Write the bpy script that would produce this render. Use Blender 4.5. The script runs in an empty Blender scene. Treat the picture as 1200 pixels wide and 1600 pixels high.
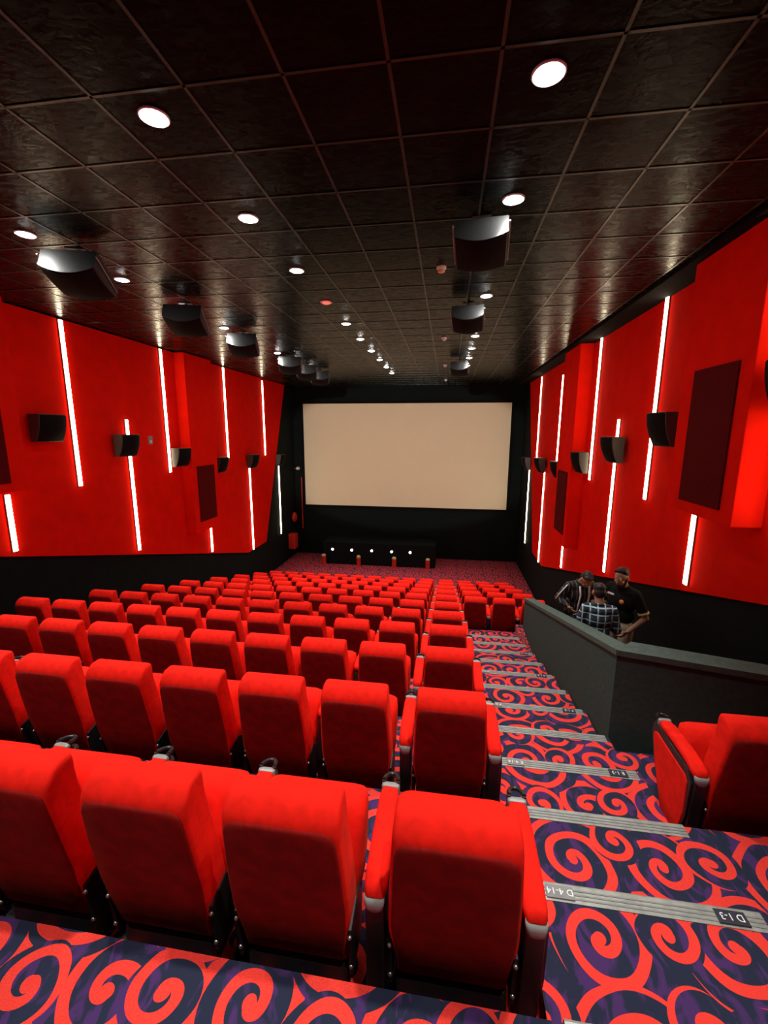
import bpy, bmesh, math, random
from mathutils import Vector, Matrix, Quaternion
random.seed(7)
C = bpy.context.scene.collection
PI = math.pi
Z0 = 5.62            # the flat floor in front of the stage is world z = 0; the camera stands 5.62 m above it

# ------------------------------------------------------------------ camera
F_PX = 669.82
RX = ((0.98938344, 0.02993628, -0.1422119), (0.14528102, -0.17869566, 0.97311936), (0.00371892, -0.98344887, -0.1811477))
cam_d = bpy.data.cameras.new('camera')
cam = bpy.data.objects.new('camera', cam_d); C.objects.link(cam)
cam_d.sensor_fit = 'VERTICAL'; cam_d.sensor_height = 36.0; cam_d.lens = F_PX / 1600 * 36.0
cam_d.clip_start = 0.02; cam_d.clip_end = 200
cam.matrix_world = Matrix(((RX[0][0], -RX[0][1], -RX[0][2], 0), (RX[1][0], -RX[1][1], -RX[1][2], 0),
                           (RX[2][0], -RX[2][1], -RX[2][2], Z0), (0, 0, 0, 1)))
bpy.context.scene.camera = cam

# ------------------------------------------------------------------ world, exposure, light levels
vs = bpy.context.scene.view_settings
vs.view_transform = 'Standard'; vs.look = 'None'; vs.gamma = 1.0; vs.use_curve_mapping = False
vs.exposure = 0.0
W = bpy.data.worlds.new('world'); bpy.context.scene.world = W; W.use_nodes = True
W.node_tree.nodes['Background'].inputs[0].default_value = (0.5, 0.5, 0.55, 1)
W.node_tree.nodes['Background'].inputs[1].default_value = 0.0
SPOT_W = 310.0        # every recessed downlight
SPOT_ANGLE = math.radians(66)
LED_E = 17.0          # emission of the wall strips
SCREEN_W = 4700.0     # power of the added fill spot on the screen
try:
    bpy.context.scene.cycles.max_bounces = 6
    bpy.context.scene.cycles.diffuse_bounces = 3
    bpy.context.scene.cycles.sample_clamp_indirect = 4.0
    bpy.context.scene.cycles.use_light_tree = True
except Exception:
    pass

# ------------------------------------------------------------------ helpers
def P(x, y, z): return Vector((x, y, z + Z0))       # camera-relative coordinates to world

def pixel(v):                                       # world point to photo pixel (only to skip seats outside the view)
    d = Vector(v) - Vector((0, 0, Z0))
    c = [sum(RX[r][k] * d[r] for r in range(3)) for k in range(3)]
    if c[2] < 0.05: return None
    return 600 + F_PX * c[0] / c[2], 800 + F_PX * c[1] / c[2]

def link(name, bm, mat, parent=None, loc=None, smooth=False):
    me = bpy.data.meshes.new(name)
    bmesh.ops.recalc_face_normals(bm, faces=bm.faces)
    bm.to_mesh(me); bm.free()
    if smooth:
        for p in me.polygons: p.use_smooth = True
    o = bpy.data.objects.new(name, me); C.objects.link(o)
    for m in (mat if isinstance(mat, (list, tuple)) else [mat]): me.materials.append(m)
    if parent is not None: o.parent = parent
    if loc is not None: o.location = loc
    return o

def tag(o, label, cat, group=None, kind=None):
    o['label'] = label; o['category'] = cat
    if group: o['group'] = group
    if kind: o['kind'] = kind
    return o

def empty(name, loc=(0, 0, 0), rz=0.0):
    o = bpy.data.objects.new(name, None); C.objects.link(o)
    o.empty_display_size = 0.1; o.location = loc; o.rotation_euler = (0, 0, rz)
    return o

def struct(name, bm, mat, label=None, smooth=False):
    o = link(name, bm, mat, smooth=smooth); o['kind'] = 'structure'
    if label: o['label'] = label
    return o

def box(bm, a, b, bev=0.0, seg=2, mi=0):
    r = bmesh.ops.create_cube(bm, size=1.0)
    vv = r['verts']
    for v in vv:
        v.co = Vector(((a[i] + b[i]) / 2 + v.co[i] * (b[i] - a[i]) for i in range(3)))
    ff = set(f for v in vv for f in v.link_faces)
    for f in ff: f.material_index = mi
    if bev > 0:
        ee = list(set(e for v in vv for e in v.link_edges))
        bmesh.ops.bevel(bm, geom=ee, offset=bev, segments=seg, profile=0.5, affect='EDGES')

def prism(bm, pts, axis, lo, hi, bev=0.0, seg=2):
    """extrude a 2-D outline along an axis. axis 'x': pts are (y,z); 'y': (x,z); 'z': (x,y)"""
    def mk(p, t):
        return {'x': (t, p[0], p[1]), 'y': (p[0], t, p[1]), 'z': (p[0], p[1], t)}[axis]
    A = [bm.verts.new(mk(p, lo)) for p in pts]; B = [bm.verts.new(mk(p, hi)) for p in pts]
    n = len(pts); fs = [bm.faces.new(A[::-1]), bm.faces.new(B)]
    for i in range(n): fs.append(bm.faces.new((A[i], A[(i + 1) % n], B[(i + 1) % n], B[i])))
    if bev > 0:
        ee = list(set(e for f in fs for e in f.edges))
        bmesh.ops.bevel(bm, geom=ee, offset=bev, segments=seg, profile=0.5, affect='EDGES')

def tube(bm, pts, r, n=8, caps=True):
    pts = [Vector(p) for p in pts]; rings = []
    rr = r if isinstance(r, (list, tuple)) else [r] * len(pts)
    t0 = (pts[1] - pts[0]).normalized()
    ref = Vector((0, 0, 1)) if abs(t0.z) < 0.9 else Vector((1, 0, 0))
    for i, p in enumerate(pts):
        t = (pts[min(i + 1, len(pts) - 1)] - pts[max(i - 1, 0)]).normalized()
        u = t.cross(ref).normalized(); w = u.cross(t).normalized()
        rings.append([bm.verts.new(p + rr[i] * (math.cos(2 * PI * k / n) * u + math.sin(2 * PI * k / n) * w)) for k in range(n)])
    for a, b in zip(rings, rings[1:]):
        for k in range(n): bm.faces.new((a[k], a[(k + 1) % n], b[(k + 1) % n], b[k]))
    if caps: bm.faces.new(rings[0][::-1]); bm.faces.new(rings[-1])

def lathe(bm, prof, c=(0, 0, 0), n=24, axis='z'):
    rings = []
    for r, h in prof:
        row = []
        for k in range(n):
            a = 2 * PI * k / n; p = (r * math.cos(a), r * math.sin(a), h)
            if axis == 'x': p = (p[2], p[0], p[1])
            if axis == 'y': p = (p[0], p[2], p[1])
            row.append(bm.verts.new(Vector(c) + Vector(p)))
        rings.append(row)
    for a, b in zip(rings, rings[1:]):
        for k in range(n): bm.faces.new((a[k], a[(k + 1) % n], b[(k + 1) % n], b[k]))
    bm.faces.new(rings[0][::-1]); bm.faces.new(rings[-1])

def loft(bm, secs):
    """secs: list of closed rings of equal length"""
    R = [[bm.verts.new(p) for p in s] for s in secs]
    n = len(R[0])
    for a, b in zip(R, R[1:]):
        for k in range(n): bm.faces.new((a[k], a[(k + 1) % n], b[(k + 1) % n], b[k]))
    bm.faces.new(R[0][::-1]); bm.faces.new(R[-1])

def rrect(cx, cy, hx, hy, r, z, k=4, bulge=0.0):
    out = []
    for q, (sx, sy) in enumerate(((1, 1), (-1, 1), (-1, -1), (1, -1))):
        for i in range(k + 1):
            a = q * PI / 2 + i * PI / 2 / k
            out.append((cx + sx * (hx - r) + r * math.cos(a), cy + sy * (hy - r) + r * math.sin(a), z))
    return out

ORD = ['nearest', 'second', 'third', 'fourth', 'fifth', 'sixth', 'seventh', 'eighth', 'ninth', 'tenth', 'eleventh', 'twelfth', 'thirteenth']
FIRST = ['first'] + ORD[1:]

# ------------------------------------------------------------------ materials
class NT:
    def __init__(s, name):
        s.m = bpy.data.materials.new(name); s.m.use_nodes = True; s.t = s.m.node_tree
        s.b = s.t.nodes['Principled BSDF']
    def n(s, kind, **kw):
        x = s.t.nodes.new(kind)
        for k, v in kw.items(): setattr(x, k, v)
        return x
    def put(s, sock, v):
        if isinstance(v, bpy.types.NodeSocket): s.t.links.new(v, sock)
        elif v is not None: sock.default_value = v
    def math(s, op, a, b=None, c=None):
        x = s.n('ShaderNodeMath', operation=op)
        s.put(x.inputs[0], a); s.put(x.inputs[1], b)
        if c is not None: s.put(x.inputs[2], c)
        return x.outputs[0]
    def vmath(s, op, a, b=None, c=None, out=0):
        x = s.n('ShaderNodeVectorMath', operation=op)
        s.put(x.inputs[0], a); s.put(x.inputs[1], b)
        if c is not None: s.put(x.inputs[2], c)
        return x.outputs[out]
    def mix(s, f, a, b):
        x = s.n('ShaderNodeMix', data_type='RGBA')
        s.put(x.inputs[0], f); s.put(x.inputs[6], a); s.put(x.inputs[7], b)
        return x.outputs[2]
    def noise(s, vec, scale, detail=2.0, dist=0.0):
        x = s.n('ShaderNodeTexNoise'); s.put(x.inputs['Vector'], vec)
        x.inputs['Scale'].default_value = scale; x.inputs['Detail'].default_value = detail; x.inputs['Distortion'].default_value = dist
        return x.outputs[0]
    def ramp(s, f, stops):
        x = s.n('ShaderNodeValToRGB'); s.put(x.inputs[0], f)
        e = x.color_ramp.elements
        e[0].position, e[0].color = stops[0][0], (*stops[0][1], 1); e[1].position, e[1].color = stops[1][0], (*stops[1][1], 1)
        for p, c in stops[2:]:
            q = e.new(p); q.color = (*c, 1)
        return x.outputs[0]
    def bump(s, h, strength=0.2, dist=0.01):
        x = s.n('ShaderNodeBump'); x.inputs['Strength'].default_value = strength; x.inputs['Distance'].default_value = dist
        s.put(x.inputs['Height'], h); s.t.links.new(x.outputs[0], s.b.inputs['Normal'])
    def set(s, **kw):
        for k, v in kw.items(): s.put(s.b.inputs[k.replace('_', ' ')], v)
        return s
    def obj(s): return s.n('ShaderNodeTexCoord').outputs['Object']
    def pos(s): return s.n('ShaderNodeNewGeometry').outputs['Position']

def plain(name, col, rough=0.5, metal=0.0, spec=0.5, var=0.12, scale=30.0, bump=0.0):
    t = NT(name)
    f = t.noise(t.obj(), scale, 3)
    lo = tuple(c * (1 - var) for c in col); hi = tuple(min(1, c * (1 + var)) for c in col)
    t.set(Base_Color=t.ramp(f, [(0.3, lo), (0.7, hi)]), Roughness=rough, Metallic=metal)
    t.b.inputs['Specular IOR Level'].default_value = spec
    if bump: t.bump(f, bump)
    return t.m

def emit(name, col, e):
    t = NT(name)
    t.set(Base_Color=(0.8, 0.8, 0.8, 1))
    t.b.inputs['Emission Color'].default_value = (*col, 1); t.b.inputs['Emission Strength'].default_value = e
    return t.m

def velvet(name, col, var=0.13):
    t = NT(name); o = t.obj()
    f = t.noise(o, 14.0, 4, 0.6)
    lo = tuple(c * (1 - var) for c in col); hi = tuple(min(1, c * (1 + var * 0.6)) for c in col)
    t.set(Base_Color=t.ramp(f, [(0.35, lo), (0.65, hi)]), Roughness=0.85)
    t.b.inputs['Specular IOR Level'].default_value = 0.15
    t.b.inputs['Sheen Weight'].default_value = 0.05; t.b.inputs['Sheen Roughness'].default_value = 0.4
    t.b.inputs['Sheen Tint'].default_value = (1.0, 0.2, 0.08, 1)
    t.bump(t.noise(o, 60.0, 3), 0.15, 0.004)
    return t.m

def carpet():
    t = NT('swirl_carpet')
    sp = t.n('ShaderNodeSeparateXYZ'); t.put(sp.inputs[0], t.pos())
    cb = t.n('ShaderNodeCombineXYZ')
    t.put(cb.inputs[0], sp.outputs[0]); t.put(cb.inputs[1], t.math('SUBTRACT', sp.outputs[1], sp.outputs[2]))
    uv = cb.outputs[0]
    TT = 1.06
    # purple brush strokes on navy
    n1 = t.noise(t.vmath('MULTIPLY', uv, (1.0, 0.55, 1.0)), 7.0, 2.0, 2.2)
    base = t.ramp(n1, [(0.50, (0.019, 0.024, 0.050)), (0.58, (0.062, 0.026, 0.115))])
    wob = t.n('ShaderNodeTexNoise'); t.put(wob.inputs['Vector'], uv); wob.inputs['Scale'].default_value = 3.0; wob.inputs['Detail'].default_value = 1.0
    wv = t.vmath('MULTIPLY_ADD', t.vmath('SUBTRACT', wob.outputs['Color'], (0.5, 0.5, 0.5)), (0.07, 0.07, 0.0), uv)
    L = [(0.18, 0.20, 0.235, 1, 0.10), (0.66, 0.16, 0.20, -1, 0.55), (0.95, 0.48, 0.225, 1, 0.30), (0.42, 0.52, 0.215, -1, 0.80),
         (0.70, 0.78, 0.24, 1, 0.62), (0.14, 0.80, 0.205, -1, 0.15), (0.41, 0.27, 0.12, 1, 0.4), (0.66, 0.45, 0.125, 1, 0.9),
         (0.38, 0.87, 0.13, -1, 0.35), (0.12, 0.51, 0.12, 1, 0.7), (0.93, 0.20, 0.115, -1, 0.2), (0.94, 0.92, 0.12, 1, 0.5)]
    acc = None
    for (cx, cy, R, h, ph) in L:
        R *= 1.10
        d = t.vmath('WRAP', t.vmath('SUBTRACT', wv, (cx * TT, cy * TT, 0.0)), (TT / 2, TT / 2, 1.0), (-TT / 2, -TT / 2, -1.0))
        s2 = t.n('ShaderNodeSeparateXYZ'); t.put(s2.inputs[0], d)
        r = t.math('SQRT', t.math('ADD', t.math('MULTIPLY', s2.outputs[0], s2.outputs[0]), t.math('MULTIPLY', s2.outputs[1], s2.outputs[1])))
        th = t.math('ARCTAN2', s2.outputs[1], s2.outputs[0])
        turns = t.math('DIVIDE', t.math('POWER', r, 1.0), 0.085 + 0.10 * R)
        fr = t.math('FRACT', t.math('ADD', turns, t.math('MULTIPLY_ADD', th, h / (2 * PI), ph + 20)))
        red = t.math('LESS_THAN', fr, 0.40)
        red = t.math('MAXIMUM', red, t.math('LESS_THAN', r, 0.026))
        ins = t.math('LESS_THAN', r, R)
        if acc is None: acc = t.math('MULTIPLY', red, ins)
        else:
            x = t.n('ShaderNodeMix', data_type='FLOAT')
            t.put(x.inputs[0], ins); t.put(x.inputs[2], acc); t.put(x.inputs[3], red); acc = x.outputs[0]
    fib = t.noise(t.pos(), 420.0, 2)
    redc = t.ramp(fib, [(0.3, (0.66, 0.030, 0.022)), (0.7, (0.92, 0.065, 0.048))])
    t.set(Base_Color=t.mix(acc, base, redc), Roughness=0.95)
    t.b.inputs['Specular IOR Level'].default_value = 0.08
    t.b.inputs['Sheen Weight'].default_value = 0.08
    t.bump(fib, 0.35, 0.004)
    return t.m

def ceiling_mat():
    t = NT('black_ceiling_tile'); p = t.pos()
    f = t.noise(p, 3.5, 4, 1.5); f2 = t.noise(t.vmath('MULTIPLY', p, (1.0, 2.2, 1.0)), 9.0, 3, 0.8)
    t.set(Base_Color=t.ramp(f, [(0.35, (0.0016, 0.0018, 0.0016)), (0.7, (0.005, 0.0055, 0.004))]), Roughness=t.ramp(f2, [(0.3, (0.16,) * 3), (0.7, (0.36,) * 3)]))
    t.b.inputs['Specular IOR Level'].default_value = 0.05
    t.b.inputs['Specular Tint'].default_value = (0.55, 0.75, 0.42, 1)
    t.bump(t.math('ADD', f2, t.noise(p, 24.0, 2)), 0.09, 0.02)
    return t.m

def plaid():
    t = NT('blue_plaid_cloth')
    sp = t.n('ShaderNodeSeparateXYZ'); t.put(sp.inputs[0], t.obj())
    def bars(c, per, w, off=0.0):
        return t.math('LESS_THAN', t.math('FRACT', t.math('ADD', t.math('DIVIDE', c, per), 10 + off)), w)
    c1 = t.mix(bars(sp.outputs[2], 0.085, 0.5), (0.012, 0.018, 0.05, 1), (0.03, 0.06, 0.10, 1))
    c2 = t.mix(t.math('MULTIPLY', bars(sp.outputs[0], 0.085, 0.5), 0.5), c1, (0.01, 0.012, 0.03, 1))
    ln = t.math('MAXIMUM', bars(sp.outputs[0], 0.085, 0.16, 0.4), bars(sp.outputs[2], 0.085, 0.16, 0.4))
    t.set(Base_Color=t.mix(ln, c2, (0.45, 0.62, 0.66, 1)), Roughness=0.9)
    return t.m

def pinstripe():
    t = NT('striped_black_cloth')
    sp = t.n('ShaderNodeSeparateXYZ'); t.put(sp.inputs[0], t.obj())
    ln = t.math('LESS_THAN', t.math('FRACT', t.math('ADD', t.math('DIVIDE', sp.outputs[0], 0.055), 10.3)), 0.12)
    t.set(Base_Color=t.mix(ln, (0.012, 0.011, 0.012, 1), (0.22, 0.21, 0.2, 1)), Roughness=0.85)
    return t.m

M = {
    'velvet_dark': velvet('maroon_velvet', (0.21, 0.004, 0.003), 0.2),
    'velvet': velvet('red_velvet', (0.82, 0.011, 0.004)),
    'wall_red': plain('red_wall_cloth', (0.84, 0.010, 0.003), 0.95, spec=0.03, var=0.06, scale=4),
    'wall_black': plain('black_wall_cloth', (0.006, 0.010, 0.010), 0.95, spec=0.15, var=0.2, scale=8),
    'panel_dark': plain('dark_red_acoustic_cloth', (0.10, 0.003, 0.003), 0.95, spec=0.1, var=0.2, scale=60),
    'ceiling': ceiling_mat(),
    'grid': plain('ceiling_grid_metal', (0.034, 0.040, 0.026), 0.3, metal=0.4),
    'border': plain('matte_black_ceiling_border', (0.006, 0.006, 0.006), 0.95, spec=0.1),
    'carpet': carpet(),
    'nosing': plain('brushed_grey_metal', (0.34, 0.365, 0.335), 0.45, metal=0.35, var=0.2, scale=20),
    'plate_grey': plain('grey_label_plate', (0.22, 0.23, 0.23), 0.5),
    'plate_dark': plain('dark_label_plate', (0.02, 0.025, 0.04), 0.5),
    'white': plain('white_paint', (0.85, 0.86, 0.88), 0.5, var=0.03),
    'parapet': plain('charcoal_cloth', (0.044, 0.074, 0.068), 0.95, spec=0.15, var=0.15, scale=25),
    'parapet_top': plain('grey_cloth_cap', (0.080, 0.112, 0.10), 0.95, spec=0.15, var=0.15, scale=25),
    'black_plastic': plain('black_plastic', (0.010, 0.010, 0.011), 0.38, var=0.2),
    'dark_metal': plain('black_metal', (0.012, 0.012, 0.012), 0.45, metal=0.2),
    'grey_plastic': plain('grey_plastic', (0.26, 0.275, 0.265), 0.4, var=0.08),
    'steel': plain('bright_steel', (0.6, 0.6, 0.58), 0.3, metal=0.9),
    'speaker': plain('speaker_black_paint', (0.045, 0.043, 0.036), 0.5, var=0.1),
    'grille': plain('speaker_grille', (0.007, 0.007, 0.007), 0.8, spec=0.1, var=0.2, scale=200),
    'ceil_speaker': plain('ceiling_speaker_paint', (0.030, 0.031, 0.031), 0.45, var=0.1),
    'led': emit('warm_led_diffuser', (1.0, 0.84, 0.56), LED_E),
    'lamp': emit('downlight_lens', (1.0, 0.98, 0.93), 110.0),
    'lamp_small': emit('small_lamp_lens', (0.95, 1.0, 1.0), 9.0),
    'red_lamp': emit('red_glow_lens', (1.0, 0.08, 0.05), 1.6),
    'screen': plain('projection_screen', (0.80, 0.72, 0.52), 0.8, spec=0.1, var=0.01, scale=2),
    'stage': plain('black_stage_carpet', (0.007, 0.010, 0.010), 0.95, spec=0.1),
    'post_red': plain('red_painted_metal', (0.62, 0.03, 0.015), 0.45),
    'post_top': plain('cream_paint', (0.75, 0.55, 0.25), 0.5),
    'skin': plain('brown_skin', (0.36, 0.19, 0.11), 0.55, var=0.08),
    'skin2': plain('tan_skin', (0.42, 0.24, 0.15), 0.55, var=0.08),
    'hair': plain('black_hair', (0.008, 0.007, 0.006), 0.5, var=0.3, scale=80, bump=0.4),
    'black_cloth': plain('black_cotton', (0.008, 0.008, 0.009), 0.9, spec=0.2, var=0.2),
    'beige': plain('beige_cotton', (0.42, 0.37, 0.28), 0.9, spec=0.2),
    'denim': plain('dark_blue_denim', (0.02, 0.03, 0.06), 0.9, spec=0.2),
    'shoe': plain('black_leather', (0.01, 0.01, 0.01), 0.4),
    'plaid': plaid(), 'stripe': pinstripe(),
    'badge': plain('orange_badge', (0.75, 0.28, 0.05), 0.6),
    'cuff': plain('yellow_knit_cuff', (0.65, 0.5, 0.2), 0.8),
    'eye': plain('eye_white', (0.6, 0.58, 0.55), 0.3), 'lip': plain('lip', (0.30, 0.10, 0.08), 0.5),
    'beard': plain('black_beard', (0.02, 0.014, 0.01), 0.8),
}

# ------------------------------------------------------------------ room shell
XL, XR = -6.95, 3.15          # side walls
YB, YS = -2.6, 19.0           # wall behind the camera, screen wall
ZC = 2.0                      # ceiling
AX0, AX1 = 0.42, 1.46         # stepped aisle
ROW, RISE = 1.2, 0.336
FLOOR = -5.62
def row_z(r): return -2.262 - RISE * (r - 1)          # r = 1 is the nearest row in view
def row_y(r): return 1.17 + ROW * (r - 1)

def strip_floor(bm, x0, x1, steps, zbot=-6.1):
    """steps: list of (y0, y1, z) going forward"""
    pts = []
    for y0, y1, z in steps: pts += [(y0, z), (y1, z)]
    clean = [pts[0]]
    for p in pts[1:]:
        if (abs(p[0] - clean[-1][0]) > 1e-6 or abs(p[1] - clean[-1][1]) > 1e-6): clean.append(p)
    outline = clean + [(clean[-1][0], zbot), (clean[0][0], zbot)]
    prism(bm, [(a, b + Z0) for a, b in outline], 'x', x0, x1)

bm = bmesh.new()
NR = 11
left = [(YB, row_y(0), row_z(-1) )] + [(row_y(r), row_y(r + 1), row_z(r)) for r in range(0, NR + 1)]
left.append((row_y(NR + 1), YS, FLOOR))
strip_floor(bm, XL, AX0, left)
aisle = [(YB, -0.63, -2.094 + 0.168 * 4)]
for i in range(-2, 12):                              # surface ending at strip i
    aisle.append((1.77 + 0.6 * (i - 2), 1.77 + 0.6 * (i - 1), -2.094 - 0.168 * (i - 1)))
aisle.append((7.77, row_y(7), -2.094 - 0.168 * 11 ))
aisle += [(row_y(r), row_y(r + 1), row_z(r)) for r in range(7, NR + 1)] + [(row_y(NR + 1), YS, FLOOR)]
strip_floor(bm, AX0, AX1, aisle)
right = [(YB, row_y(0), row_z(-1))] + [(row_y(r), row_y(r + 1), row_z(r)) for r in range(0, 3)]
right = right[:-1] + [(row_y(2), 3.4, row_z(2))]
right += [(3.4, 7.75, -3.55), (7.75, row_y(7), -3.774)]
right += [(row_y(r), row_y(r + 1), row_z(r)) for r in range(7, NR + 1)] + [(row_y(NR + 1), YS, FLOOR)]
strip_floor(bm, AX1, XR, right)
struct('floor', bm, M['carpet'], 'stepped floor under navy carpet with red and purple swirls')

bm = bmesh.new(); box(bm, P(XL - 0.2, YB, ZC), P(XR + 0.2, YS + 0.2, ZC + 0.15)); struct('ceiling', bm, M['ceiling'], 'black tiled ceiling')
bm = bmesh.new(); box(bm, P(XL - 0.2, YB, -6.1), P(XL, YS + 0.2, ZC)); struct('wall_left', bm, M['wall_black'], 'black lower part of the left side wall')
bm = bmesh.new(); box(bm, P(XR, YB, -6.1), P(XR + 0.2, YS + 0.2, ZC)); struct('wall_right', bm, M['wall_black'], 'black lower part of the right side wall')
bm = bmesh.new(); box(bm, P(XL - 0.2, YS, -6.1), P(XR + 0.2, YS + 0.2, ZC)); struct('wall_front', bm, M['wall_black'], 'black wall around the cinema screen')
bm = bmesh.new(); box(bm, P(XL - 0.2, YB - 0.2, -6.1), P(XR + 0.2, YB, ZC)); struct('wall_back', bm, M['wall_black'])

# red cladding of the side walls, with a slanted far end
def clad(name, x0, x1, label):
    pts = [(YB, ZC - 0.02), (18.0, ZC - 0.02), (15.5, -4.2), (13.95, -4.22), (YB, -4.22 + (13.95 - YB) * 0.272)]
    bm = bmesh.new(); prism(bm, [(a, b + Z0) for a, b in pts], 'x', x0, x1)
    return struct(name, bm, M['wall_red'], label)
clad('trim_1', XL, XL + 0.03, 'red cloth cladding on the left side wall')
clad('trim_2', XR - 0.03, XR, 'red cloth cladding on the right side wall')

# ceiling grid and border
bm = bmesh.new()
gx = [-2.2 + 0.606 * k for k in range(-8, 9)]
gx = [x for x in gx if XL < x < 2.75]
gy = [2.72 + 0.612 * k for k in range(-9, 27)]
for x in gx: box(bm, P(x - 0.010, YB, ZC - 0.006), P(x + 0.010, YS, ZC))
for y in gy: box(bm, P(XL, y - 0.010, ZC - 0.006), P(2.72, y + 0.010, ZC))
struct('trim_3', bm, M['grid'], 'metal grid lines between the ceiling tiles')
bm = bmesh.new(); box(bm, P(2.72, YB, ZC - 0.05), P(XR, YS, ZC)); struct('trim_4', bm, M['border'], 'matte black ceiling border along the right wall')

# boxed-out red pilasters with a dark acoustic panel (two each side)
def pilaster(name, side, y0, y1, zb, py0, py1, pz0, pz1, where):
    xw = XL + 0.03 if side < 0 else XR - 0.03
    xi = xw + 0.29 if side < 0 else xw - 0.29
    bm = bmesh.new(); box(bm, P(min(xw, xi), y0, zb), P(max(xw, xi), y1, ZC - 0.02), 0.01)
    struct(name, bm, M['wall_red'], 'red boxed-out wall section ' + where)
    bm = bmesh.new(); d = 0.02 if side < 0 else -0.02
    box(bm, P(min(xi, xi + d), py0, pz0), P(max(xi, xi + d), py1, pz1), 0.004)
    o = link('acoustic_panel', bm, M['panel_dark'])
    return o
o = pilaster('trim_5', 1, 4.67, 5.95, -0.92, 4.87, 5.66, -0.78, 0.72, 'on the right wall near the camera')
tag(o, 'large dark red acoustic panel on the nearest right wall box', 'acoustic panel', 'acoustic panels')
o = pilaster('trim_6', 1, 10.45, 11.72, -2.7, 10.65, 11.5, -2.42, -0.9, 'on the right wall further away')
tag(o, 'dark red acoustic panel far along the right wall', 'acoustic panel', 'acoustic panels')
o = pilaster('trim_7', -1, 4.67, 5.95, -0.92, 4.87, 5.66, -0.78, 0.72, 'on the left wall near the camera')
tag(o, 'dark red acoustic panel cut off at the left photo edge', 'acoustic panel', 'acoustic panels')
o = pilaster('trim_8', -1, 10.45, 11.72, -2.7, 10.65, 11.5, -2.42, -0.9, 'on the left wall further away')
tag(o, 'dark red acoustic panel far along the left wall', 'acoustic panel', 'acoustic panels')

# ------------------------------------------------------------------ LED strips on the walls
LEDS = [(4.4, -0.95, 1.97, 'tall high'), (5.8, -1.92, -0.98, 'short low'), (7.2, -1.02, 1.97, 'tall high'), (8.57, -2.66, 0.27, 'tall low'), (9.92, -1.0, 1.97, 'tall high'),
        (11.57, -3.53, -2.78, 'short low'), (12.87, -0.8, 1.6, 'high'), (14.3, -4.2, -1.2, 'long low'), (15.7, -0.85, 1.9, 'high'), (17.03, -4.25, -1.26, 'far low')]
for side, nm in ((-1, 'left'), (1, 'right')):
    for k, (y, za, zb, ds) in enumerate(LEDS):
        if side < 0 and k == 6: zb = 1.97
        xw = (XL + (0.03 if k < 9 else 0)) if side < 0 else (XR - (0.03 if k < 9 else 0))
        s = -side
        root = empty('led_strip_light', P(xw, y, za))
        h = zb - za
        bm = bmesh.new(); box(bm, (min(0, s * 0.022), -0.042, 0), (max(0, s * 0.022), 0.042, h)); link('strip_housing', bm, M['grey_plastic'], root)
        bm = bmesh.new(); box(bm, (min(s * 0.022, s * 0.040), -0.037, 0.01), (max(s * 0.022, s * 0.040), 0.037, h - 0.01), 0.006); link('diffuser', bm, M['led'], root)
        tag(root, f'{ds} glowing LED strip on the {nm} wall, ' + (f'{ORD[k - 1]} from the near end' if k else 'beyond the photo edge'), 'light strip', 'LED strips on the side walls')

# ------------------------------------------------------------------ unseen fill spot, added near the back wall to brighten the screen
pd = bpy.data.lights.new('screen_fill_lamp', 'SPOT'); pd.energy = SCREEN_W; pd.color = (1.0, 0.93, 0.82); pd.shadow_soft_size = 0.05
pd.spot_size = 2 * math.atan(6.4 / 21.5); pd.spot_blend = 0.25
pl = bpy.data.objects.new('screen_fill_lamp', pd); C.objects.link(pl)
pl.location = P(-1.9, YB + 0.25, 1.55)
pl.rotation_euler = (P(-1.92, YS, -1.0) - pl.location).to_track_quat('-Z', 'Y').to_euler(); pl.scale = (1, 0.55, 1)

# ------------------------------------------------------------------ wall and ceiling speakers
def speaker_meshes(w, h, dt, db):
    """back in the plane x=0 facing +x, top at z=0, width along y"""
    nu, nv = 10, 8
    def dep(v): return dt + (db - dt) * (v ** 2.2)
    def fr(u, v): return dep(v) * (1 - 0.30 * (2 * u) ** 2)
    bm = bmesh.new()                                         # cabinet: top, bottom, sides, back
    prof = lambda v: [( 0 if False else fr(u / nu - 0.5, v), (u / nu - 0.5) * w) for u in range(nu + 1)]
    rows = []
    for j in range(nv + 1):
        v = j / nv
        ring = [bm.verts.new((0.0, -w / 2, -v * h))]
        ring += [bm.verts.new((x * 0.965, yy, -v * h)) for x, yy in prof(v)]
        ring += [bm.verts.new((0.0, w / 2, -v * h))]
        rows.append(ring)
    n = len(rows[0])
    for a, b in zip(rows, rows[1:]):
        for k in range(n): bm.faces.new((a[k], a[(k + 1) % n], b[(k + 1) % n], b[k]))
    bm.faces.new(rows[0]); bm.faces.new(rows[-1][::-1])
    cab = bm
    bm = bmesh.new(); g = []                                 # grille: curved front skin
    for j in range(nv + 1):
        v = 0.03 + 0.94 * j / nv
        g.append([bm.verts.new((fr((u / nu - 0.5) * 0.95, v) * 1.005 + 0.002, (u / nu - 0.5) * w * 0.95, -v * h)) for u in range(nu + 1)])
    ff = []
    for a, b in zip(g, g[1:]):
        for k in range(nu): ff.append(bm.faces.new((a[k], a[k + 1], b[k + 1], b[k])))
    r = bmesh.ops.extrude_face_region(bm, geom=ff)
    for v in r['geom']:
        if isinstance(v, bmesh.types.BMVert): v.co.x -= 0.02
    return cab, bm

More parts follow.
